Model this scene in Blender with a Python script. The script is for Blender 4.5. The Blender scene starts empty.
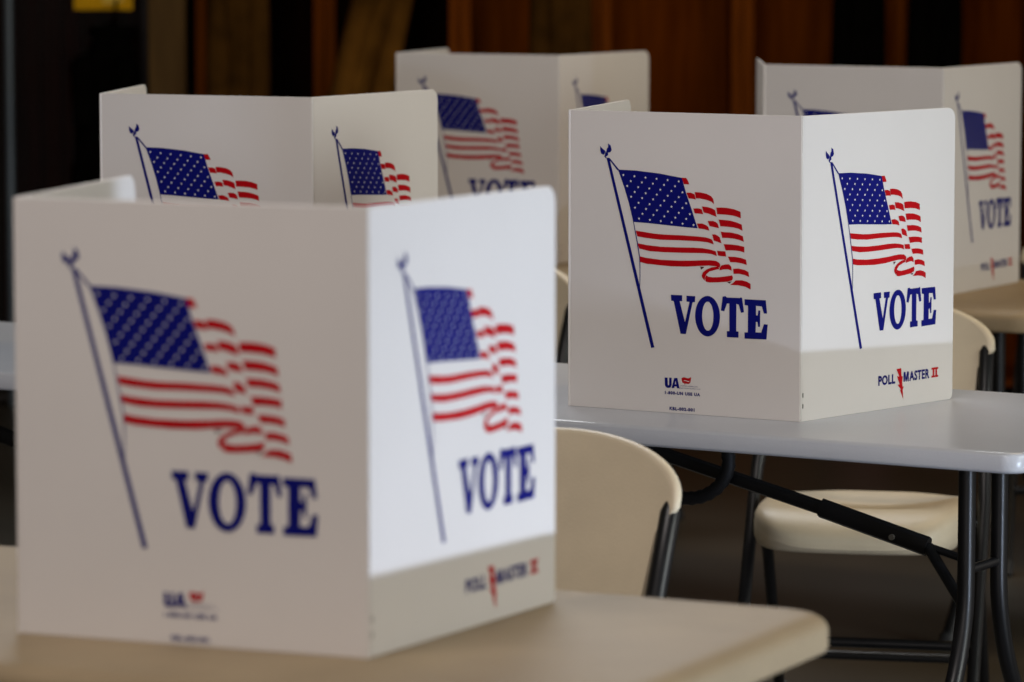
import bpy, bmesh, math, random, json
from mathutils import Vector, Matrix
from mathutils.geometry import tessellate_polygon
from mathutils import noise
C = bpy.context.scene.collection
R = math.radians
TZ = 0.74                      # table top height
W, H = 0.434, 0.50             # one booth panel

# ------------------------------------------------------------------ materials
def mat(name, col, rough=.5, spec=.4, metal=0, var=0.0, scale=8.0, bump=0.0, bscale=60.0, stretch=None, col2=None, coat=0):
    m = bpy.data.materials.new(name); m.use_nodes = True
    nt = m.node_tree; b = nt.nodes['Principled BSDF']
    b.inputs['Base Color'].default_value = (*col, 1)
    b.inputs['Roughness'].default_value = rough
    b.inputs['Specular IOR Level'].default_value = spec
    b.inputs['Metallic'].default_value = metal
    b.inputs['Coat Weight'].default_value = coat
    if var or bump or col2:
        tc = nt.nodes.new('ShaderNodeTexCoord'); mp = nt.nodes.new('ShaderNodeMapping')
        nt.links.new(tc.outputs['Object'], mp.inputs['Vector'])
        if stretch: mp.inputs['Scale'].default_value = stretch
    if var or col2:
        n = nt.nodes.new('ShaderNodeTexNoise'); n.inputs['Scale'].default_value = scale; n.inputs['Detail'].default_value = 5
        nt.links.new(mp.outputs['Vector'], n.inputs['Vector'])
        r = nt.nodes.new('ShaderNodeValToRGB')
        lo = col2 if col2 else tuple(c*(1-var) for c in col)
        hi = col if col2 else tuple(min(1, c*(1+var)) for c in col)
        r.color_ramp.elements[0].position = .32; r.color_ramp.elements[1].position = .68
        r.color_ramp.elements[0].color = (*lo, 1); r.color_ramp.elements[1].color = (*hi, 1)
        nt.links.new(n.outputs['Fac'], r.inputs['Fac']); nt.links.new(r.outputs['Color'], b.inputs['Base Color'])
    if bump:
        n2 = nt.nodes.new('ShaderNodeTexNoise'); n2.inputs['Scale'].default_value = bscale; n2.inputs['Detail'].default_value = 3
        nt.links.new(mp.outputs['Vector'], n2.inputs['Vector'])
        bp = nt.nodes.new('ShaderNodeBump'); bp.inputs['Strength'].default_value = bump; bp.inputs['Distance'].default_value = .004
        nt.links.new(n2.outputs['Fac'], bp.inputs['Height']); nt.links.new(bp.outputs['Normal'], b.inputs['Normal'])
    return m
M = {}
M['panel']   = mat('white_corrugated_plastic', (.775,.745,.72), .45, .25, var=.025, scale=3)
M['hinge']   = mat('fold_line_plastic', (.70,.68,.655), .5, .3, var=.03)
M['navy']    = mat('navy_ink', (.004,.006,.165), .55, .10, var=.06, scale=30)
M['red']     = mat('red_ink', (.50,.001,.006), .55, .12, var=.06, scale=30)
M['maroon']  = mat('dark_shade_ink', (.10,.03,.03), .5, .3, var=.1)
M['starw']   = mat('white_ink', (.74,.74,.76), .5, .3, var=.02)
M['staple']  = mat('dull_staple', (.25,.24,.22), .4, .5, .6, var=.1)
M['table_grey'] = mat('light_grey_table_plastic', (.56,.585,.63), .28, .5, var=.03, scale=5, bump=.10, bscale=220)
M['table_tan']  = mat('tan_table_plastic', (.345,.262,.158), .5, .22, var=.08, scale=6, bump=.10, bscale=220)
M['chair']   = mat('almond_chair_plastic', (.74,.635,.46), .42, .4, var=.05, scale=10, bump=.12, bscale=260)
M['tube']    = mat('black_powder_coat', (.007,.007,.008), .36, .4, var=.1, scale=20)
M['cap']     = mat('dark_grey_plastic', (.035,.036,.038), .5, .4, var=.1)
M['strap']   = mat('black_ribbed_rubber', (.008,.008,.009), .6, .3, var=.1)
M['floor']   = mat('dark_sealed_concrete', (.100,.089,.070), .36, .45, col2=(.076,.068,.054), scale=1.3, bump=.05, bscale=30)
M['wallb']   = mat('dark_back_wall', (.010,.006,.004), .8, .2, var=.2)
M['wall']    = mat('dim_block_wall', (.20,.19,.17), .8, .2, var=.1, scale=2)
M['ceil']    = mat('dim_ceiling', (.25,.24,.22), .9, .2, var=.05)
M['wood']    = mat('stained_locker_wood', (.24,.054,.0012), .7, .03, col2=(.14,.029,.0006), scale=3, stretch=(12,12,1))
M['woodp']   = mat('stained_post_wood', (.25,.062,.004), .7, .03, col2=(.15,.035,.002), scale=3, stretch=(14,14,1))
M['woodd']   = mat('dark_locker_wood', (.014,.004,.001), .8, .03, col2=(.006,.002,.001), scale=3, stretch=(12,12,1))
M['stud']    = mat('weathered_post', (.150,.085,.030), .8, .05, col2=(.110,.064,.024), scale=4, stretch=(8,8,1))
M['coat']    = mat('tan_canvas', (.20,.085,.013), .9, .03, col2=(.060,.026,.004), scale=5)
M['coatb']   = mat('brown_canvas', (.115,.050,.009), .9, .03, col2=(.050,.022,.004), scale=7)
M['black']   = mat('black_cloth', (.0025,.002,.0016), .9, .02, var=.3)
M['steel']   = mat('painted_steel', (.11,.14,.165), .4, .5, .2, var=.15, scale=3)
M['wire']    = mat('dark_wire', (.030,.026,.025), .5, .4, .3, var=.1)
M['reddark'] = mat('dark_red_boards', (.035,.006,.003), .9, .03, col2=(.014,.003,.002), scale=4, stretch=(16,16,1))
M['yellow']  = mat('yellow_sign_face', (.75,.40,.008), .6, .05, var=.08, scale=12)
M['yellowl'] = mat('pale_yellow_patch', (.90,.62,.10), .6, .05, var=.05)
M['redbin']  = mat('dull_red_plastic', (.10,.012,.012), .5, .3, var=.15)
M['lampm']   = mat('lamp_housing', (.5,.5,.5), .5, .4, var=.02)

# ------------------------------------------------------------------ helpers
def obj(name, bm, m, parent=None, loc=(0,0,0), rz=0, smooth=None):
    me = bpy.data.meshes.new(name)
    bm.normal_update(); bm.to_mesh(me); bm.free()
    ms = m if isinstance(m, (list, tuple)) else [m]
    for x in ms: me.materials.append(x)
    o = bpy.data.objects.new(name, me); C.objects.link(o)
    o.parent = parent; o.location = loc; o.rotation_euler = (0,0,rz)
    if smooth:
        for p in me.polygons: p.use_smooth = True
        try: me.set_sharp_from_angle(angle=R(smooth))
        except Exception: pass
    return o
def empty(name, loc=(0,0,0), rz=0):
    o = bpy.data.objects.new(name, None); C.objects.link(o)
    o.empty_display_size = .05
    o.location = loc; o.rotation_euler = (0,0,rz); return o
def tag(o, label, cat, group=None):
    o['label'] = label; o['category'] = cat
    if group: o['group'] = group
    return o
def struct(o): o['kind'] = 'structure'; return o
def copy_tree(o, parent=None):
    c = o.copy(); C.objects.link(c); c.parent = parent
    for ch in [x for x in C.objects if x.parent == o]: copy_tree(ch, c)
    return c
def box(bm, lo, hi, bev=0, mi=0):
    v = [bm.verts.new((x,y,z)) for x in (lo[0],hi[0]) for y in (lo[1],hi[1]) for z in (lo[2],hi[2])]
    fs = [bm.faces.new([v[i] for i in q]) for q in ((0,1,3,2),(4,6,7,5),(0,4,5,1),(2,3,7,6),(0,2,6,4),(1,5,7,3))]
    for f in fs: f.material_index = mi
    if bev:
        es = list({e for f in fs for e in f.edges})
        bmesh.ops.bevel(bm, geom=es, offset=bev, segments=2, affect='EDGES', profile=.6)
    return bm
def tube(bm, path, r, n=12, cap=True, sx=1.0):
    P = [Vector(p) for p in path]; rings = []
    up = None
    for i, p in enumerate(P):
        d = ((P[i+1]-p) if i == 0 else (p-P[i-1]) if i == len(P)-1 else (P[i+1]-p).normalized()+(p-P[i-1]).normalized()).normalized()
        if up is None:
            a = Vector((1,0,0)) if abs(d.x) < .8 else Vector((0,1,0))
        else: a = up
        u = (a - d*a.dot(d)).normalized(); up = u; w = d.cross(u)
        rr = r[i] if isinstance(r, (list,tuple)) else r
        rings.append([bm.verts.new(p + u*(rr*sx*math.cos(2*math.pi*k/n)) + w*(rr*math.sin(2*math.pi*k/n))) for k in range(n)])
    for a, b in zip(rings, rings[1:]):
        for k in range(n): bm.faces.new((a[k], a[(k+1)%n], b[(k+1)%n], b[k]))
    if cap:
        bm.faces.new(list(reversed(rings[0]))); bm.faces.new(rings[-1])
    return bm
def rounded_path(pts, rad, n=5):
    P = [Vector(p) for p in pts]; out = [P[0]]
    for i in range(1, len(P)-1):
        a = (P[i-1]-P[i]); b = (P[i+1]-P[i]); t = min(rad, a.length*.45, b.length*.45)
        s = P[i]+a.normalized()*t; e = P[i]+b.normalized()*t
        for k in range(n+1):
            u = k/n; out.append(s*(1-u)**2 + P[i]*2*u*(1-u) + e*u*u)
    out.append(P[-1]); return out

# ------------------------------------------------------------------ printed artwork (millimetres on one panel)
ART = json.loads('''{"blue":[[[91.5,402.6],[125.2,402.1],[169.9,398.6],[213.0,392.6],[221.4,366.9],[230.6,344.0],[243.1,310.3],[220.1,311.3],[180.1,313.6],[148.8,315.5],[121.0,316.4],[112.5,347.4],[103.1,374.4]],[[69.3,421.6],[74.7,421.8],[162.2,108.4],[155.9,107.1]],[[73.0,420.2],[75.3,421.6],[93.6,402.7],[90.7,401.3]],[[120.6,317.0],[122.0,317.0],[129.1,285.6],[134.6,255.7],[135.0,227.3],[134.5,205.5],[133.4,205.4],[133.5,235.6],[132.8,255.6],[127.2,285.5]],[[57.1,440.9],[61.7,436.8],[66.6,433.3],[66.0,428.4],[63.2,426.4],[58.9,428.7],[57.2,433.6]],[[72.1,445.6],[77.1,442.7],[79.3,434.9],[76.5,431.1],[72.3,430.4],[69.2,432.7],[70.1,437.0],[72.5,439.5]],[[66.6,433.3],[68.5,430.3],[69.2,432.7],[72.3,430.4],[72.4,426.1],[68.2,423.5],[70.3,420.5],[67.5,421.1],[64.9,424.0],[66.7,427.2]]],"red":[[[212.3,392.8],[221.3,392.8],[224.7,388.0],[227.1,382.3],[216.8,382.5]],[[221.7,368.4],[230.0,368.7],[237.0,366.4],[239.4,357.7],[232.5,358.9],[225.8,359.0]],[[237.2,369.9],[248.1,369.7],[259.7,367.8],[268.0,364.3],[272.0,359.8],[273.9,351.2],[268.2,355.3],[258.2,358.1],[246.7,359.7],[239.4,359.8]],[[234.7,342.7],[243.6,343.3],[250.6,341.9],[253.4,333.8],[246.1,334.7],[237.5,334.7]],[[251.2,346.8],[261.8,346.1],[270.0,344.1],[275.7,341.4],[278.5,330.4],[271.2,332.8],[261.9,335.6],[254.0,336.8]],[[241.8,318.0],[251.7,318.6],[259.0,316.0],[263.0,313.3],[265.1,307.2],[255.8,309.2],[244.9,310.2]],[[261.8,323.1],[272.0,323.5],[277.7,321.7],[280.7,319.2],[283.1,312.0],[275.5,313.2],[265.6,314.8]],[[125.9,301.9],[136.0,300.9],[146.1,299.8],[162.9,298.1],[179.6,297.4],[212.9,297.5],[246.1,296.6],[259.4,295.7],[269.3,293.2],[271.7,289.8],[273.4,284.9],[262.8,287.7],[251.2,288.6],[239.6,289.0],[206.4,289.1],[173.1,288.6],[146.2,290.4],[128.7,292.6]],[[270.2,301.1],[275.7,301.6],[280.7,299.7],[284.7,296.7],[287.9,287.2],[281.9,289.0],[273.3,291.3]],[[129.6,280.9],[146.4,278.7],[173.3,276.9],[206.6,277.1],[233.2,277.9],[253.1,277.6],[266.3,276.1],[277.2,273.7],[279.4,265.9],[269.7,268.7],[256.5,269.6],[246.6,269.5],[213.4,268.6],[180.1,268.1],[153.3,268.7],[132.4,272.2]],[[279.5,274.7],[286.1,274.4],[295.0,274.2],[296.8,265.8],[287.9,266.0],[281.7,266.9]],[[133.9,259.3],[146.7,257.2],[173.6,255.2],[207.0,255.2],[233.6,256.3],[253.4,257.8],[266.6,258.4],[278.2,257.7],[283.9,254.8],[285.9,251.9],[284.7,246.9],[278.4,249.0],[263.5,249.5],[247.0,248.2],[223.8,246.0],[193.8,245.2],[167.0,246.4],[146.9,247.5],[134.1,249.9]],[[281.7,248.8],[284.0,244.9],[275.2,242.7],[265.3,239.7],[259.8,235.0],[257.2,230.2],[256.7,224.1],[252.6,228.3],[250.9,232.3],[253.4,237.7],[260.3,242.9],[270.1,246.9]],[[285.0,247.2],[288.5,250.9],[294.8,252.6],[302.0,253.2],[306.3,249.4],[307.1,243.0],[299.8,245.0],[291.6,244.3],[284.1,242.5]],[[259.5,233.3],[263.8,231.1],[272.1,230.3],[283.6,231.2],[295.1,232.8],[308.2,235.2],[309.6,231.2],[308.1,227.0],[298.6,224.3],[280.5,222.5],[265.6,221.6],[258.7,222.7],[257.2,228.5]],[[277.9,345.8],[288.1,346.2],[297.9,346.0],[311.1,344.2],[322.9,340.6],[323.5,329.9],[316.2,332.2],[308.0,333.9],[294.9,334.8],[279.4,335.1]],[[282.2,326.2],[293.4,325.8],[304.9,325.1],[316.4,322.6],[325.3,319.5],[326.8,309.4],[319.9,312.4],[310.0,314.3],[298.5,315.0],[285.4,315.3]],[[286.2,306.4],[293.8,305.8],[305.3,305.7],[318.4,303.6],[327.6,300.5],[329.4,291.3],[321.9,293.9],[312.0,295.8],[300.5,296.5],[289.3,296.3]],[[291.8,286.0],[305.6,286.0],[318.8,285.1],[330.3,283.2],[330.4,273.7],[322.2,275.9],[309.1,276.5],[295.6,275.9]],[[300.1,265.7],[312.6,265.9],[324.1,264.7],[333.6,262.2],[335.1,253.6],[325.9,255.8],[314.4,257.0],[304.2,256.8]],[[309.7,246.0],[319.5,247.0],[331.0,245.2],[338.3,242.1],[339.7,234.0],[331.2,236.8],[321.3,238.4],[310.5,237.9]],[[314.6,227.3],[326.4,227.9],[335.6,226.0],[342.2,222.8],[342.4,213.5],[333.2,217.4],[320.0,219.4],[304.6,219.3],[310.1,222.8]]],"dark":[[[248.3,247.1],[256.3,246.8],[249.7,241.9]],[[298.6,224.0],[307.4,225.0],[302.9,221.3]]],"star":[[102.0,393.9],[123.2,392.5],[144.3,391.0],[165.4,389.5],[186.4,388.1],[207.3,386.6],[116.3,384.2],[137.4,382.8],[158.5,381.3],[179.5,379.9],[200.4,378.4],[109.5,376.0],[130.6,374.6],[151.6,373.1],[172.6,371.7],[193.5,370.3],[214.4,368.8],[123.8,366.3],[144.8,364.9],[165.8,363.5],[186.7,362.1],[207.5,360.6],[117.1,358.1],[138.1,356.7],[159.0,355.3],[179.9,353.8],[200.7,352.4],[221.4,351.0],[131.3,348.4],[152.2,347.0],[173.1,345.6],[193.9,344.2],[214.6,342.8],[124.6,340.2],[145.5,338.8],[166.3,337.4],[187.1,336.0],[207.8,334.6],[228.5,333.2],[138.8,330.5],[159.6,329.2],[180.4,327.8],[201.1,326.4],[221.7,325.0],[132.2,322.3],[153.0,320.9],[173.7,319.5],[194.4,318.2],[215.0,316.8],[235.5,315.4]],"vote":[[[[193.1,197.8],[214.5,198.0],[214.6,188.2],[209.8,188.0],[220.1,153.6],[228.4,187.7],[222.7,187.8],[222.5,197.6],[239.3,197.6],[238.6,187.8],[234.2,187.2],[221.8,133.7],[211.5,133.9],[198.6,187.5],[193.7,188.0]]],[[[285.8,166.7],[285.6,161.5],[284.9,156.3],[283.6,151.4],[281.7,146.8],[279.4,142.7],[276.7,139.1],[273.6,136.2],[270.3,134.0],[266.7,132.6],[263.1,131.9],[259.4,132.2],[255.8,133.2],[252.4,135.1],[249.2,137.6],[246.3,140.9],[243.9,144.8],[241.9,149.2],[240.4,154.0],[239.4,159.1],[239.0,164.4],[239.2,169.7],[240.0,174.8],[241.3,179.8],[243.2,184.4],[245.5,188.5],[248.2,192.0],[251.3,195.0],[254.7,197.1],[258.2,198.5],[261.9,199.1],[265.5,198.9],[269.1,197.8],[272.5,196.0],[275.7,193.4],[278.6,190.1],[281.0,186.2],[283.0,181.8],[284.5,177.0],[285.4,172.0]],[[273.5,166.1],[273.4,162.3],[273.1,158.6],[272.5,155.1],[271.7,151.8],[270.7,148.8],[269.5,146.3],[268.1,144.2],[266.6,142.7],[265.0,141.7],[263.3,141.4],[261.7,141.6],[260.0,142.4],[258.5,143.7],[257.0,145.7],[255.7,148.1],[254.6,150.9],[253.7,154.1],[253.0,157.6],[252.5,161.3],[252.3,165.0],[252.4,168.8],[252.7,172.6],[253.3,176.1],[254.1,179.4],[255.1,182.3],[256.3,184.9],[257.7,186.9],[259.2,188.4],[260.8,189.4],[262.5,189.8],[264.1,189.6],[265.8,188.8],[267.3,187.4],[268.8,185.5],[270.1,183.1],[271.2,180.2],[272.1,177.0],[272.8,173.6],[273.3,169.9]]],[[[290.5,199.3],[295.8,200.4],[298.4,198.2],[322.6,198.5],[324.7,199.8],[326.9,198.4],[330.4,175.6],[324.8,174.2],[320.6,187.6],[316.2,188.5],[316.2,143.3],[320.6,142.8],[320.3,133.0],[298.8,132.7],[298.6,142.4],[303.4,143.1],[303.0,188.6],[298.6,188.4],[293.6,175.3],[287.4,176.2]]],[[[331.3,197.0],[370.6,197.0],[373.2,175.4],[367.1,175.1],[363.4,186.6],[352.5,187.2],[352.8,171.3],[355.9,171.4],[357.0,179.6],[360.5,179.8],[360.2,153.0],[356.7,152.8],[355.6,160.6],[352.6,160.8],[352.1,143.3],[362.5,143.4],[367.5,157.7],[374.4,157.2],[372.3,132.7],[331.7,132.1],[331.5,142.2],[337.7,142.5],[337.7,186.8],[331.5,187.3]]]],"UA":[[[[181.9,59.0],[187.5,59.1],[188.0,47.4],[189.1,46.3],[190.5,47.2],[190.6,59.3],[195.1,59.3],[195.3,47.2],[193.0,42.8],[188.8,41.9],[184.6,42.9],[182.4,46.5]]],[[[200.1,59.2],[206.0,59.6],[210.4,42.4],[205.4,42.4],[204.7,45.3],[200.9,45.3],[200.1,42.2],[195.1,42.3]],[[201.4,48.8],[204.0,48.7],[202.7,55.1]]]],"UR":[[[213.8,59.4],[216.0,61.0],[218.8,61.4],[221.5,61.1],[224.3,60.3],[227.1,60.2],[229.9,61.3],[232.5,62.7],[231.7,58.6],[231.1,55.2],[230.3,52.7],[227.3,50.8],[224.2,50.9],[221.7,51.5],[220.4,48.9],[219.2,51.3],[215.8,52.4],[214.4,55.7]]],"UW":[[[217.5,55.2],[220.2,56.8],[223.6,56.2],[226.9,55.1],[229.1,56.2],[229.2,55.4],[227.0,54.1],[223.6,55.2],[220.2,55.7]]],"bolt":[[[268.5,65.2],[282.2,65.7],[283.5,52.2],[286.9,50.7],[285.5,42.9],[286.6,33.9],[290.0,34.1],[287.1,27.9],[288.6,12.9],[279.2,29.5],[282.6,29.0],[272.4,38.3],[278.3,38.2],[270.4,53.2],[277.2,51.5]]]}''')
def flat(bm, loops, y, mi=0, off=0.0):
    loops = [[(p[0]/1000+off, p[1]/1000) for p in L] for L in loops]
    vs = [[bm.verts.new((p[0], y, p[1])) for p in L] for L in loops]
    allv = [v for L in vs for v in L]
    for t in tessellate_polygon([[Vector((p[0],p[1],0)) for p in L] for L in loops]):
        try: f = bm.faces.new([allv[i] for i in t])
        except ValueError: continue
        f.normal_update()
        if f.normal.y > 0: f.normal_flip()
        f.material_index = mi
Y1, Y2 = -.0006, -.0010
def flag_bm(off):
    bm = bmesh.new()
    for L in ART['blue']: flat(bm, [L], Y1, 0, off)
    for L in ART['red']: flat(bm, [L], Y1, 1, off)
    for L in ART['dark']: flat(bm, [L], Y1, 3, off)
    for x, z in ART['star']:
        L = []
        for k in range(10):
            r = 2.35 if k % 2 == 0 else 1.15; a = math.pi/2 + k*math.pi/5
            L.append((x+r*math.cos(a), z+r*math.sin(a)))
        flat(bm, [L], Y2, 2, off)
    return bm
def letters_bm(glyphs, off):
    bm = bmesh.new()
    for g in glyphs: flat(bm, g, Y1, 0, off)
    return bm
def text_into(bm, s, x0, x1, z0, z1, mi=0, bold=.02, off=0.0, y=Y1, sp=1.0):
    cu = bpy.data.curves.new('lettering', 'FONT'); cu.body = s; cu.size = 1; cu.offset = bold; cu.resolution_u = 3; cu.space_character = sp
    t = bpy.data.objects.new('lettering', cu); C.objects.link(t)
    bpy.context.view_layer.update()
    me = bpy.data.meshes.new_from_object(t.evaluated_get(bpy.context.evaluated_depsgraph_get()))
    xs = [v.co.x for v in me.vertices]; ys = [v.co.y for v in me.vertices]
    ax, bx, ay, by = min(xs), max(xs), min(ys), max(ys)
    vs = [bm.verts.new((off+(x0+(v.co.x-ax)/(bx-ax)*(x1-x0))/1000, y, (z0+(v.co.y-ay)/(by-ay)*(z1-z0))/1000)) for v in me.vertices]
    for p in me.polygons:
        try: f = bm.faces.new([vs[i] for i in p.vertices])
        except ValueError: continue
        f.normal_update()
        if f.normal.y > 0: f.normal_flip()
        f.material_index = mi
    bpy.data.objects.remove(t); bpy.data.curves.remove(cu); bpy.data.meshes.remove(me)
def maker_bm():
    bm = bmesh.new()
    for g in ART['UA']: flat(bm, g, Y1, 0)
    for L in ART['UR']: flat(bm, [L], Y1, 1)
    for L in ART['UW']: flat(bm, [L], Y2, 2)
    text_into(bm, 'UNITED AMERICAN', 212, 244.5, 46.0, 47.8, 0, .0)
    text_into(bm, 'ELECTION SUPPLY CO.', 210.5, 250, 42.2, 44.0, 0, .0)
    text_into(bm, '1-800-UN USE UA', 182.6, 249.2, 31.2, 36.9, 0, .055, sp=1.22)
    return bm
def code_bm():
    bm = bmesh.new(); text_into(bm, 'KBL-002-001', 191.4, 238.8, 5.0, 10.8, 0, .055, sp=1.22); return bm
def product_bm():
    bm = bmesh.new()
    text_into(bm, 'POLL', 217, 265.3, 40.8, 57.6, 0, .04, sp=1.1)
    flat(bm, [[(289.4,41.6),(292.7,41.6),(292.7,52.6),(295.5,41.6),(298.1,41.6),(300.9,52.6),(300.9,41.6),(304.2,41.6),(304.2,58.4),(299.5,58.4),(296.8,48),(294.1,58.4),(289.4,58.4)]], Y1, 0)
    text_into(bm, 'ASTER', 306, 364.4, 41.6, 58.4, 0, .035, sp=1.08)
    for L in ART['bolt']: flat(bm, [L], Y1, 1)
    for x0,x1,z0,z1 in ((370.5,390.3,55.6,58.9),(370.5,390.3,42,45.2),(374.2,378.8,45.2,55.6),(382.2,386.8,45.2,55.6)):
        flat(bm, [[(x0,z0),(x1,z0),(x1,z1),(x0,z1)]], Y1, 1)
    return bm

# ------------------------------------------------------------------ voting booths
def panel_bm(r_left=0.0, r_right=0.0, th=.0045):
    """upright sheet along +X, outer face at y=0; the free edge has rounded corners"""
    pts = []
    def corner(cx, cz, r, a0):
        if r == 0: pts.append((cx, cz)); return
        for k in range(7):
            a = a0 + k*math.pi/12
            pts.append((cx + r*math.cos(a), cz + r*math.sin(a)))
    rl, rr = r_left, r_right
    corner(W-rr*.5, rr*.5, rr*.5, -math.pi/2) if rr else pts.append((W, 0))
    corner(W-rr, H-rr, rr, 0) if rr else pts.append((W, H))
    corner(rl, H-rl, rl, math.pi/2) if rl else pts.append((0, H))
    corner(rl*.5, rl*.5, rl*.5, math.pi) if rl else pts.append((0, 0))
    bm = bmesh.new()
    f = bm.faces.new([bm.verts.new((x, 0, z)) for x, z in pts])
    f.normal_update()
    if f.normal.y > 0: f.normal_flip()
    g = bmesh.ops.extrude_face_region(bm, geom=[f])
    for v in g['geom']:
        if isinstance(v, bmesh.types.BMVert): v.co.y += th
    bmesh.ops.recalc_face_normals(bm, faces=bm.faces)
    es = [e for e in bm.edges if len(e.link_faces) == 2 and e.calc_face_angle(0) > 1.2]
    bmesh.ops.bevel(bm, geom=es, offset=.0008, segments=1, affect='EDGES')
    return bm
def make_booth():
    root = empty('voting_booth')
    fr = obj('front_panel', panel_bm(), M['panel'], root, (-W,0,0))
    inks = [M['navy'], M['red'], M['starw'], M['maroon']]
    obj('printed_flag', flag_bm(0), inks, fr)
    obj('vote_lettering', letters_bm(ART['vote'], 0), M['navy'], fr)
    obj('maker_mark', maker_bm(), inks, fr)
    obj('stock_code', code_bm(), M['navy'], fr)
    sd = obj('side_panel', panel_bm(0, .020), M['panel'], root)
    sd['label'] = 'side panel carrying a flag and the product name'
    obj('printed_flag', flag_bm(.008), inks, sd)
    obj('vote_lettering', letters_bm(ART['vote'], .008), M['navy'], sd)
    obj('product_name', product_bm(), inks, sd)
    st = bmesh.new()
    for z in (.022, .040): box(st, (.006,-.0012,z), (.0085,0,z+.007))
    obj('staple', st, M['staple'], sd)
    lf = obj('side_panel', panel_bm(0, .020), M['panel'], root, (-W,0,0))
    lf['label'] = 'plain side panel folded back'
    for x in (-W, 0):
        b = bmesh.new(); tube(b, [(x,.0030,.001),(x,.0030,H-.001)], .0026, 10)
        obj('fold_hinge', b, M['hinge'], root, smooth=40)
    return root
# fold corner x, y; front, right and left panel headings (degrees)
booths = [
 (-.1590,4.3947,22.12,60.94,77.38,'voting booth on the near tan table, lower part of its side panel in shade'),
 ( .4700,6.5382,31.20,48.93,74.88,'voting booth by the right end of the pale grey table, in sharp focus'),
 (-.3610,7.2650,24.20,59.46,84.20,'voting booth on the left of the grey table, lower half hidden by the near booth'),
 ( .1115,9.6650,25.80,58.16,73.90,'voting booth on the back table, in the middle, against the dark coat lockers'),
 ( .9383,8.7885,30.86,59.74,88.60,'voting booth on the back table at the right edge, behind the sharply focused booth'),
]
bp = make_booth()
for i, (x, y, a, s, l, lab) in enumerate(booths):
    o = bp if i == 0 else copy_tree(bp)
    o.location = (x, y, TZ); o.rotation_euler = (0,0,R(-a))
    tag(o, lab, 'voting booth', 'printed tabletop voting booths')
    kids = [k for k in C.objects if k.parent == o and k.name.startswith('side_panel')]
    for k in kids:
        if k.location.x > -.1: k.rotation_euler = (0,0,R(s+a))
        else: k.rotation_euler = (0,0,R(l+a))

# ------------------------------------------------------------------ folding tables
TD = .757
def rrect(hx, hy, r, n=8):
    pts = []
    for cx, cy, a0 in ((hx-r,hy-r,0),(-hx+r,hy-r,90),(-hx+r,-hy+r,180),(hx-r,-hy+r,270)):
        for k in range(n+1):
            a = R(a0+90*k/n); pts.append((cx+r*math.cos(a), cy+r*math.sin(a)))
    return pts
def tabletop_bm(TL, th, cr, bv):
    prof = [(bv*1.1,0),(bv*.75,-bv*.02),(bv*.42,-bv*.09),(bv*.18,-bv*.22),(bv*.045,-bv*.38),(0,-bv*.53),(0,-th+.006),(.002,-th+.002),(.007,-th),(.05,-th)]
    bm = bmesh.new(); rings = []
    for ins, dz in prof:
        rings.append([bm.verts.new((x, y, TZ+dz)) for x, y in rrect(TL/2-ins, TD/2-ins, max(cr-ins, .010))])
    n = len(rings[0])
    bm.faces.new(rings[0])
    for a, b in zip(rings, rings[1:]):
        for k in range(n): bm.faces.new((a[k], b[k], b[(k+1)%n], a[(k+1)%n]))
    bm.faces.new(list(reversed(rings[-1])))
    return bm
def make_table(m, TL, th, cr, bv):
    root = empty('folding_table')
    obj('tabletop', tabletop_bm(TL, th, cr, bv), m, root, smooth=50)
    for sgn in (-1, 1):
        lx = sgn*(TL/2-.238)
        for s in (-1, 1):
            b = bmesh.new()
            tube(b, rounded_path([(lx,s*.063,TZ-th+.001),(lx,s*.063,.43),(lx,s*.095,.33),(lx,s*.30,.012)], .05), .0145, 14)
            lg = obj('leg', b, M['tube'], root, smooth=40)
            b = bmesh.new(); tube(b, [(lx,s*.294,.020),(lx,s*.306,0)], .019, 12)
            obj('foot_cap', b, M['cap'], lg, smooth=40)
        b = bmesh.new(); tube(b, [(lx,-.05,.497),(lx,.05,.497)], .008, 10)
        obj('crossbar', b, M['tube'], root, smooth=40)
        b = bmesh.new(); tube(b, [(lx,-.27,TZ-th-.006),(lx,.27,TZ-th-.006)], .0075, 10)
        obj('pivot_bar', b, M['tube'], root, smooth=40)
        b = bmesh.new()
        p0 = Vector((lx-sgn*.03,0,.490)); p1 = Vector((lx-sgn*.10,0,.520)); p2 = Vector((lx-sgn*.30,0,.570)); p3 = Vector((lx-sgn*.64,0,.648))
        tube(b, [p1, p2], .017, 8, sx=.75); tube(b, [p2, p3], .0125, 8, sx=.8)
        br = obj('brace', b, M['tube'], root, smooth=40)
        b = bmesh.new(); tube(b, [(lx-sgn*.16,-.017,.533),(lx-sgn*.16,-.012,.533)], .005, 10)
        obj('rivet', b, M['staple'], br)
        b = bmesh.new(); tube(b, [p1, (lx,-.055,.425)], .0095, 10)
        tube(b, [p1, (lx,0,.497)], .007, 8)
        obj('lower_strut', b, M['tube'], root, smooth=40)
        b = bmesh.new(); box(b, (lx-sgn*.64-.02,-.022,.605), (lx-sgn*.64+.02,.022,TZ-th+.001), .003)
        obj('hinge_bracket', b, M['tube'], root)
    for s in (-1, 1):
        b = bmesh.new(); box(b, (-TL/2+.14,s*.28-.010,TZ-th-.009), (TL/2-.14,s*.28+.010,TZ-th+.001), .002)
        obj('side_rail', b, M['tube'], root)
    return root
def place_table(root, corner, ang, TL):
    """corner: front right corner of the top on the ground plan"""
    e = Vector((math.cos(ang), -math.sin(ang))); n = Vector((math.sin(ang), math.cos(ang)))
    c = Vector(corner) - e*(TL/2) + n*(TD/2)
    root.location = (c.x, c.y, 0); root.rotation_euler = (0,0,-ang)
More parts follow.
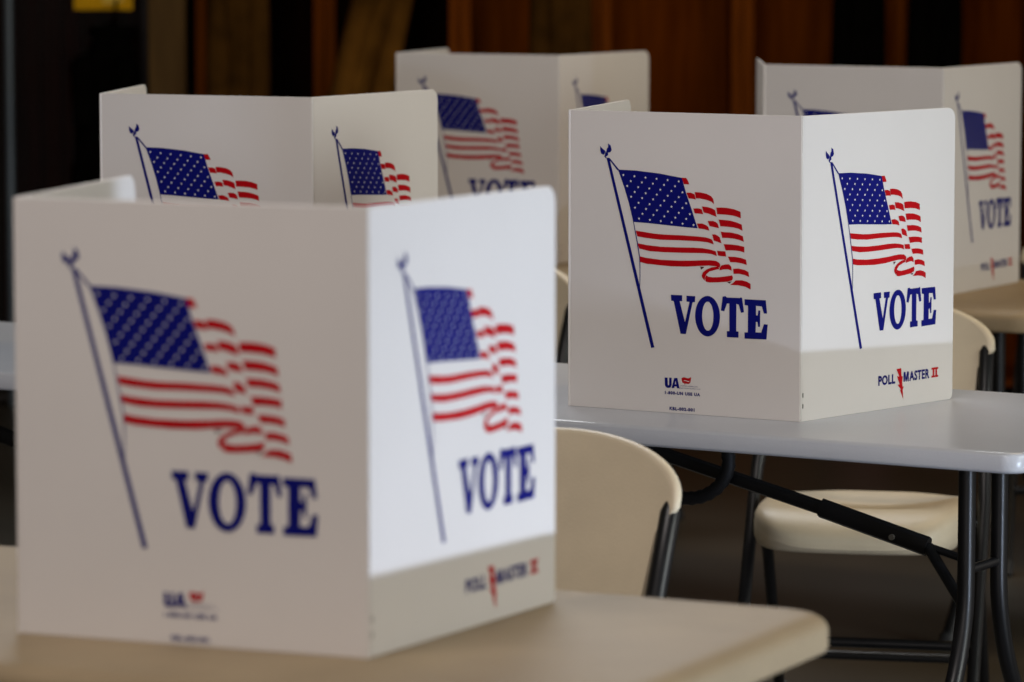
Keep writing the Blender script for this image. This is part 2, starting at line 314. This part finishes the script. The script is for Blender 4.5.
# middle table
aC = R(31.756)
eC = Vector((math.cos(aC), -math.sin(aC))); nC = Vector((math.sin(aC), math.cos(aC)))
tg = make_table(M['table_grey'], 1.83, .033, .036, .012)
cornC = nC*5.625 + eC*(.800*eC.x + 6.165*eC.y)
place_table(tg, cornC, aC, 1.83)
tag(tg, 'pale grey folding table under the sharply focused booth, black legs at its right', 'table', 'folding tables')
tl = copy_tree(tg)
cornL = cornC - eC*1.845 + nC*.075
place_table(tl, cornL, aC, 1.83)
tag(tl, 'pale grey folding table at the left edge, mostly hidden behind the near booth', 'table', 'folding tables')
# ribbed loop hanging under the middle table
b = bmesh.new(); path = []
for k in range(41):
    a = R(-200+250*k/40)
    path.append((.125+.085*math.cos(a), -.02, .640+.070*math.sin(a)))
rad = [.0125 if k % 2 else .0108 for k in range(41)]
tube(b, path, rad, 12)
obj('ribbed_loop', b, M['strap'], tg, smooth=60)
# near table
aA = R(26.14)
eA = Vector((math.cos(aA), -math.sin(aA))); nA = Vector((math.sin(aA), math.cos(aA)))
tt = make_table(M['table_tan'], 2.44, .046, .065, .034)
cornA = nA*(4.409+.008-TD) + eA*(-1.7306+.003)
place_table(tt, cornA, aA, 2.44)
tag(tt, 'tan folding table nearest the camera with a rounded end', 'table', 'folding tables')
# back table
aE = R(32.6)
eE = Vector((math.cos(aE), -math.sin(aE))); nE = Vector((math.sin(aE), math.cos(aE)))
tb = copy_tree(tt)
place_table(tb, (1.10, 8.41), aE, 2.44)
tag(tb, 'tan folding table in the back row under two booths, beyond the grey table', 'table', 'folding tables')

# ------------------------------------------------------------------ folding chairs
def loft_slab(outline, rings, front, back, rim):
    """outline(t)->(x,z); concentric rings; front/back give y of each face"""
    bm = bmesh.new(); N = len(outline)
    cx = sum(p[0] for p in outline)/N; cz = sum(p[1] for p in outline)/N
    def ring(f, fn): return [bm.verts.new((cx+(x-cx)*f, fn(cx+(x-cx)*f, cz+(z-cz)*f), cz+(z-cz)*f)) for x, z in outline]
    seq = [ring(f, front) for f in rings] + [ring(1.0, rim)] + [ring(f, back) for f in reversed(rings)]
    for a, b in zip(seq, seq[1:]):
        for k in range(N): bm.faces.new((a[k], a[(k+1)%N], b[(k+1)%N], b[k]))
    bm.faces.new(list(reversed(seq[0]))); bm.faces.new(seq[-1])
    bmesh.ops.recalc_face_normals(bm, faces=bm.faces)
    return bm
REC = .40
def upright_y(z):            # depth of the frame tube at height z
    return (-.235 + z*.62) if z < .46 else (-.235+.46*.62 + (z-.46)*REC)
def make_chair():
    root = empty('folding_chair')
    # backrest outline: broad arched top, narrower below the tube ends
    out = []
    for k in range(33):
        a = math.pi*k/32
        out.append((.230*math.cos(a), .738+.080*math.sin(a)))
    out += [(-.231,.728),(-.226,.720),(-.213,.714),(-.202,.690),(-.198,.60),(-.190,.545),(-.178,.527),(-.15,.520)]
    out += [(.15*t,.516) for t in (-.6,-.2,.2,.6)]
    out += [(.15,.520),(.178,.527),(.190,.545),(.198,.60),(.202,.690),(.213,.714),(.226,.720),(.231,.728)]
    def mid(x, z): return upright_y(z) + .012 - 1.05*x*x + .035
    bm = loft_slab(out, [.25,.5,.72,.86,.93,.975], lambda x,z: mid(x,z)-.011, lambda x,z: mid(x,z)+.011, mid)
    # soften the rim: pull the outermost face rings toward the middle
    obj('backrest', bm, M['chair'], root, smooth=75)
    # seat
    N = 64; so = []
    for k in range(N):
        t = 2*math.pi*k/N
        c, s = math.cos(t), math.sin(t)
        x = math.copysign(abs(c)**.50, c); y = math.copysign(abs(s)**.55, s)
        hw = .212 if y < 0 else .212-.030*y
        so.append((x*hw*.95, y*(.205 if y > 0 else .262)))
    bm = bmesh.new(); seq = []
    def top(x, y, f):
        dip = -.022*max(0, 1-(x/.17)**2)*max(0, 1-((y-.03)/.16)**2)
        z = .452 + dip - (.012*((y-.05)/.15) if y > .05 else 0)
        if y < -.15: z -= .034*((-.15-y)/.112)**2
        return z
    for f, fn in ((.2,0),(.4,0),(.6,0),(.75,0),(.86,0),(.93,-.002),(.975,-.007),(1.0,-.018),(.998,-.024),(1.004,-.028),(1.004,-.042),(.985,-.054),(.955,-.060),(.7,-.060)):
        low = fn < -.03
        seq.append([bm.verts.new((x*f, y*f, (top(x*f,y*f,f) if not low else .452-(.012 if y < -.15 else 0))+fn)) for x, y in so])
    for a, b2 in zip(seq, seq[1:]):
        for k in range(N): bm.faces.new((a[k], b2[k], b2[(k+1)%N], a[(k+1)%N]))
    bm.faces.new(seq[0]); bm.faces.new(list(reversed(seq[-1])))
    bmesh.ops.recalc_face_normals(bm, faces=bm.faces)
    obj('seat', bm, M['chair'], root, smooth=70)
    for s in (-1, 1):
        x = s*.224
        b = bmesh.new()
        tube(b, [(x,upright_y(.012),.012),(x,upright_y(.30),.30),(x,upright_y(.44),.44),(s*.221,upright_y(.50),.50),(s*.2165,upright_y(.54),.54),(s*.2145,upright_y(.64),.64),(s*.2135,upright_y(.720),.720),(s*.2125,upright_y(.736),.736)],
             [.0125,.0125,.0125,.0130,.0145,.0150,.0150,.009], 14)
        fl = obj('front_leg', b, M['tube'], root, smooth=50)
        b = bmesh.new(); tube(b, [(x,upright_y(.03),.03),(x,upright_y(0),0)], .0165, 12); obj('foot_cap', b, M['cap'], fl, smooth=40)
        b = bmesh.new(); xr = s*.206
        tube(b, rounded_path([(xr,.03,.405),(xr,.10,.34),(xr,.285,.012)], .05), .0115, 12)
        rl = obj('rear_leg', b, M['tube'], root, smooth=40)
        b = bmesh.new(); tube(b, [(xr,.278,.03),(xr,.295,0)], .0155, 12); obj('foot_cap', b, M['cap'], rl, smooth=40)
    b = bmesh.new(); tube(b, [(-.224,upright_y(.19),.19),(.224,upright_y(.19),.19)], .010, 10); obj('crossbar', b, M['tube'], root, smooth=40)
    b = bmesh.new(); tube(b, [(-.206,.236,.10),(.206,.236,.10)], .009, 10); obj('crossbar', b, M['tube'], root, smooth=40)
    b = bmesh.new(); tube(b, [(-.224,upright_y(.425),.398),(.224,upright_y(.425),.398)], .009, 10); obj('seat_rail', b, M['tube'], root, smooth=40)
    return root
chairs = [   # back-of-seat reference: seat centre x, y, yaw
 (-.038,5.63,31,'almond folding chair standing behind the near tan table'),
 ( .682,7.69,12,'almond folding chair behind the grey table, its seat seen under the tabletop'),
 (-.133,8.66,31,'almond chair back glimpsed in the gap between near booth and sharp booth'),
 ( .150,10.27,18,'almond folding chair behind the back table, only a sliver of its seat showing'),
 ( 1.450,9.72,12,'almond folding chair at the right edge beyond the back table, barely visible'),
]
cp = make_chair()
for i, (x, y, a, lab) in enumerate(chairs):
    o = cp if i == 0 else copy_tree(cp)
    o.location = (x, y, 0); o.rotation_euler = (0,0,R(-a))
    tag(o, lab, 'chair', 'folding chairs')

# ------------------------------------------------------------------ back wall storage
YB = 13.0
def px(x, y=YB): return (x-512)/4030*y
posts = [325, 460, 600, 742, 893, 1046]
edges = [px(196)] + [px(p) for p in posts]
llabels = ['open wooden locker holding a dull tan coat, first one right of the grey-brown post',
 'open wooden locker holding the paler tan coat, second one right of the grey-brown post',
 'open wooden locker with a slim tan coat, behind the middle back booth',
 'empty open wooden locker with brown boards, in the gap left of the right-hand back booth',
 'open wooden locker with a black coat at its right side, above the right-hand back booth',
 'open wooden locker with a black coat at its left side, at the right edge']
for i in range(6):
    x0, x1 = edges[i], edges[i+1]
    root = empty('coat_locker', ((x0+x1)/2, YB, 0)); hw = (x1-x0)/2
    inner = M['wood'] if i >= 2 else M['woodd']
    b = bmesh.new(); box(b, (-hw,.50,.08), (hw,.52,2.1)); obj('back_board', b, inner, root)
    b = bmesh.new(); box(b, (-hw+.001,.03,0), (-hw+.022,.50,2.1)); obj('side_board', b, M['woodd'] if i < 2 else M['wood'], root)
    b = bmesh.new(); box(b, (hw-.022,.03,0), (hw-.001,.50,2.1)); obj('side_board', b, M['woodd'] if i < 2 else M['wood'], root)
    b = bmesh.new(); box(b, (-hw+.001,0,0), (-hw+.036,.03,2.1), .003); obj('front_post', b, M['woodp'], root)
    b = bmesh.new(); box(b, (hw-.036,0,0), (hw-.001,.03,2.1), .003); obj('front_post', b, M['woodp'], root)
    b = bmesh.new(); box(b, (-hw+.022,.03,2.06), (hw-.022,.50,2.1)); obj('top_board', b, inner, root)
    b = bmesh.new(); box(b, (-hw+.022,.03,.06), (hw-.022,.50,.08)); obj('bottom_board', b, inner, root)
    b = bmesh.new(); box(b, (-hw+.036,0,1.78), (hw-.036,.025,1.84), .003); obj('coat_rail', b, M['woodp'], root)
    tag(root, llabels[i], 'locker', 'coat lockers along the back wall')
def coat_bm(wd, dp, z0, z1, lean, seed):
    bm = bmesh.new(); rings = []; n = 40; rows = 18
    for j in range(rows+1):
        v = j/rows; z = z0+(z1-z0)*v
        sh = 1.0 if v < .82 else 1-.75*((v-.82)/.18)**1.5
        hw = wd*(.5+.5*(1-v)*.35)*sh; hd = dp*(.5+.25*(1-v))*max(sh,.35)
        ring = []
        for k in range(n):
            t = 2*math.pi*k/n
            w = 1 + .34*(1-v*.5)*noise.noise(Vector((math.cos(t)*2.2+seed, math.sin(t)*2.2, z*3.2)))
            ring.append(bm.verts.new((lean*(v-.5)+hw*w*math.cos(t), hd*w*math.sin(t), z)))
        rings.append(ring)
    for a, b in zip(rings, rings[1:]):
        for k in range(n): bm.faces.new((a[k], a[(k+1)%n], b[(k+1)%n], b[k]))
    bm.faces.new(list(reversed(rings[0]))); bm.faces.new(rings[-1])
    return bm
def coat(x, z0, z1, wd, m, lab, lean=0, seed=0, y=YB-.165):
    root = empty('hanging_coat', (x, y, 0))
    obj('coat_body', coat_bm(wd, .15, z0, z1, lean, seed), m, root, smooth=80)
    for s in (-1, 1):
        b = bmesh.new(); xs = s*wd*.46
        tube(b, rounded_path([(s*wd*.22+lean*.35,-.01,z1-.13),(xs+lean*.3,-.02,z1-.26),(xs*1.04,-.07,z0+.45),(xs*.98,-.09,z0+.22)], .12), [.026]+[.036]*6+[.040]*5+[.036]+[.034], 14)
        obj('sleeve', b, m, root, smooth=60)
    b = bmesh.new(); tube(b, [(lean*.5+.10*math.cos(a)*.6, .02+.05*math.sin(a), z1-.03) for a in [R(20+k*320/10) for k in range(11)]], .022, 10)
    obj('collar', b, m, root, smooth=60)
    b = bmesh.new(); tube(b, rounded_path([(lean*.5,.03,z1-.04),(lean*.5,.08,z1+.05),(lean*.5,.158,z1+.08)],.03), .005, 8)
    obj('hanging_loop', b, m, root, smooth=60)
    return tag(root, lab, 'coat')
coat(px(240,YB-.165), .55, 1.72, .13, M['coatb'], 'dull tan coat hanging in the locker next to the grey-brown post', .0, 1)
coat(px(361,YB-.165), .55, 1.72, .13, M['coat'], 'paler tan coat hanging above and behind the left booth', .34, 5)
coat(px(560,YB-.165), .55, 1.72, .13, M['coatb'], 'slim tan coat hanging above the middle back booth', 0, 9)
coat(px(855,YB-.165), .55, 1.72, .10, M['black'], 'black coat hanging left of the post above the right-hand back booth', .03, 13)
coat(px(931,YB-.165), .62, 1.72, .10, M['black'], 'black coat hanging right of the post near the right edge', .03, 17)

# weathered post, wire cage, sign
b = bmesh.new(); box(b, (px(152),YB-.10,0), (px(189),YB+.05,3.2), .004)
post = obj('trim_1', b, M['stud']); struct(post)
cage = empty('wire_cage', (px(80), YB-.02, 0))
X0 = px(-12)-px(80); X1 = px(150)-px(80)
b = bmesh.new(); tube(b, [(px(11)-px(80),0,0),(px(11)-px(80),0,2.4)], .014, 12); obj('cage_post', b, M['steel'], cage, smooth=40)
b = bmesh.new(); tube(b, [(X1-.01,0,0),(X1-.01,0,2.4)], .010, 12); obj('cage_post', b, M['wire'], cage, smooth=40)
b = bmesh.new()
for k in range(24):
    x = X0+(X1-X0)*k/23; tube(b, [(x,.016,.05),(x,.016,2.4)], .0022, 6)
for k in range(100):
    z = .05+2.35*k/99; tube(b, [(X0,.020,z),(X1,.020,z)], .0022, 6)
obj('wire_mesh', b, M['wire'], cage)
for z in (.03, 2.4):
    b = bmesh.new(); tube(b, [(X0,0,z),(X1,0,z)], .012, 10); obj('cage_rail', b, M['wire'], cage, smooth=40)
tag(cage, 'dark wire mesh cage panel with a pale steel post at the left edge', 'cage')
bb = empty('board_rack', (px(80), YB+.35, 0))
for k in range(8):
    x = px(-10+k*21)-px(80)
    b = bmesh.new(); box(b, (x,0,0), (x+.058,.03,2.3), .003); obj('upright_board', b, M['reddark'], bb)
for z in (.25, 1.9):
    b = bmesh.new(); box(b, (px(-12)-px(80),.031,z), (px(152)-px(80),.055,z+.09)); obj('cross_rail', b, M['reddark'], bb)
tag(bb, 'dark red upright boards behind the wire cage', 'boards')
coat(px(106,YB-.2), .70, 1.245, .14, M['black'], 'black jacket hanging on the wire cage below the yellow sign', .05, 21, YB-.19)
sg = empty('yellow_sign', (px(104,YB-.08), YB-.06, 0))
b = bmesh.new(); box(b, (-.094,0,1.282), (.094,.008,1.45), .002); obj('sign_face', b, M['yellow'], sg)
b = bmesh.new(); pts = [(0.0,1.302),(.03,1.300),(.062,1.309),(.070,1.33),(.05,1.345),(.01,1.34),(-.005,1.32)]
f = bm_f = b.faces.new([b.verts.new((x,-.0015,z)) for x, z in pts]); f.normal_update()
if f.normal.y > 0: f.normal_flip()
obj('pale_patch', b, M['yellowl'], sg)
tag(sg, 'plain yellow sign with a pale patch hanging at the top left', 'sign')
# dull red bin seen under the grey table
rb = empty('red_bin', (1.02, 11.9, 0))
b = bmesh.new(); tube(b, [(0,0,0),(0,0,.30),(0,0,.58)], [.11,.125,.14], 28); obj('bin_body', b, M['redbin'], rb, smooth=40)
b = bmesh.new(); tube(b, [(0,0,.575),(0,0,.605)], [.148,.148], 28); obj('bin_rim', b, M['redbin'], rb, smooth=40)
tag(rb, 'dim red bin on the floor seen between the chair legs under the grey table', 'bin')

# ------------------------------------------------------------------ room
def plane_box(name, lo, hi, m):
    b = bmesh.new(); box(b, lo, hi); return struct(obj(name, b, m))
plane_box('floor', (-6.5,-4,-.1), (9,13.8,0), M['floor'])
plane_box('wall_back', (-6.5,13.6,0), (9,13.8,4.2), M['wallb'])
plane_box('wall_left', (-6.7,-4,0), (-6.5,13.8,4.2), M['wall'])
plane_box('ceiling', (-6.7,-4,4.2), (9,13.8,4.3), M['ceil'])

# ------------------------------------------------------------------ light
w = bpy.data.worlds.new('World'); bpy.context.scene.world = w; w.use_nodes = True
bg = w.node_tree.nodes['Background']; bg.inputs[0].default_value = (1.0,.92,.82,1); bg.inputs[1].default_value = .36
def area(name, loc, target, sx, sy, power, col, spread=180):
    l = bpy.data.lights.new(name, 'AREA'); l.shape = 'RECTANGLE'; l.size = sx; l.size_y = sy; l.energy = power; l.color = col; l.spread = R(spread)
    o = bpy.data.objects.new(name, l); C.objects.link(o); o.location = loc
    o.rotation_euler = (Vector(target)-Vector(loc)).to_track_quat('-Z','Y').to_euler()
    return o
area('daylight_from_low_doorway', (2.85,4.08,.035), (0.0,4.4,.55), .3, .05, 45, (.65,.77,1.0), 150)
area('added_top_fill', (-0.2,10.6,3.9), (-.2,6.2,.7), 2.6, 1.6, 46, (.94,.97,1.0), 120)  # added area light, brightens the tabletops from the rear
area('added_front_fill', (-1.8,-3.5,2.6), (0,6,.8), 4.0, 2.5, 95, (1.0,.89,.85))  # added fill behind the camera for the panel fronts
area('added_high_fill', (-1.0,3.5,4.0), (.2,6.5,.9), 1.6, .5, 58, (1.0,.91,.87))  # added high fill, balances the middle booth's front against the others
area('added_side_fill', (5.5,3.6,2.2), (0.5,6.5,.9), 2.2, 2.0, 33, (.96,1.0,.93), 90)  # added soft fill that lifts the right-facing side panels
area('added_warm_fill', (1.5,8.4,3.4), (.6,9.0,0.7), .6, .6, 18, (1.0,.72,.38))  # added warm fill for the side panels of the back and left booths

# ------------------------------------------------------------------ camera
cam = bpy.data.cameras.new('Camera'); co = bpy.data.objects.new('Camera', cam); C.objects.link(co)
co.location = (0,0,1.544-.0003); co.rotation_euler = (R(90-5.8537),0,0)
cam.sensor_width = 36; cam.lens = 4030.5/1024*36
cam.clip_end = 100
cam.dof.use_dof = True; cam.dof.focus_distance = 6.62; cam.dof.aperture_fstop = 4.8
bpy.context.scene.camera = co
vs = bpy.context.scene.view_settings
vs.view_transform = 'Standard'; vs.look = 'None'; vs.exposure = 0; vs.gamma = 1
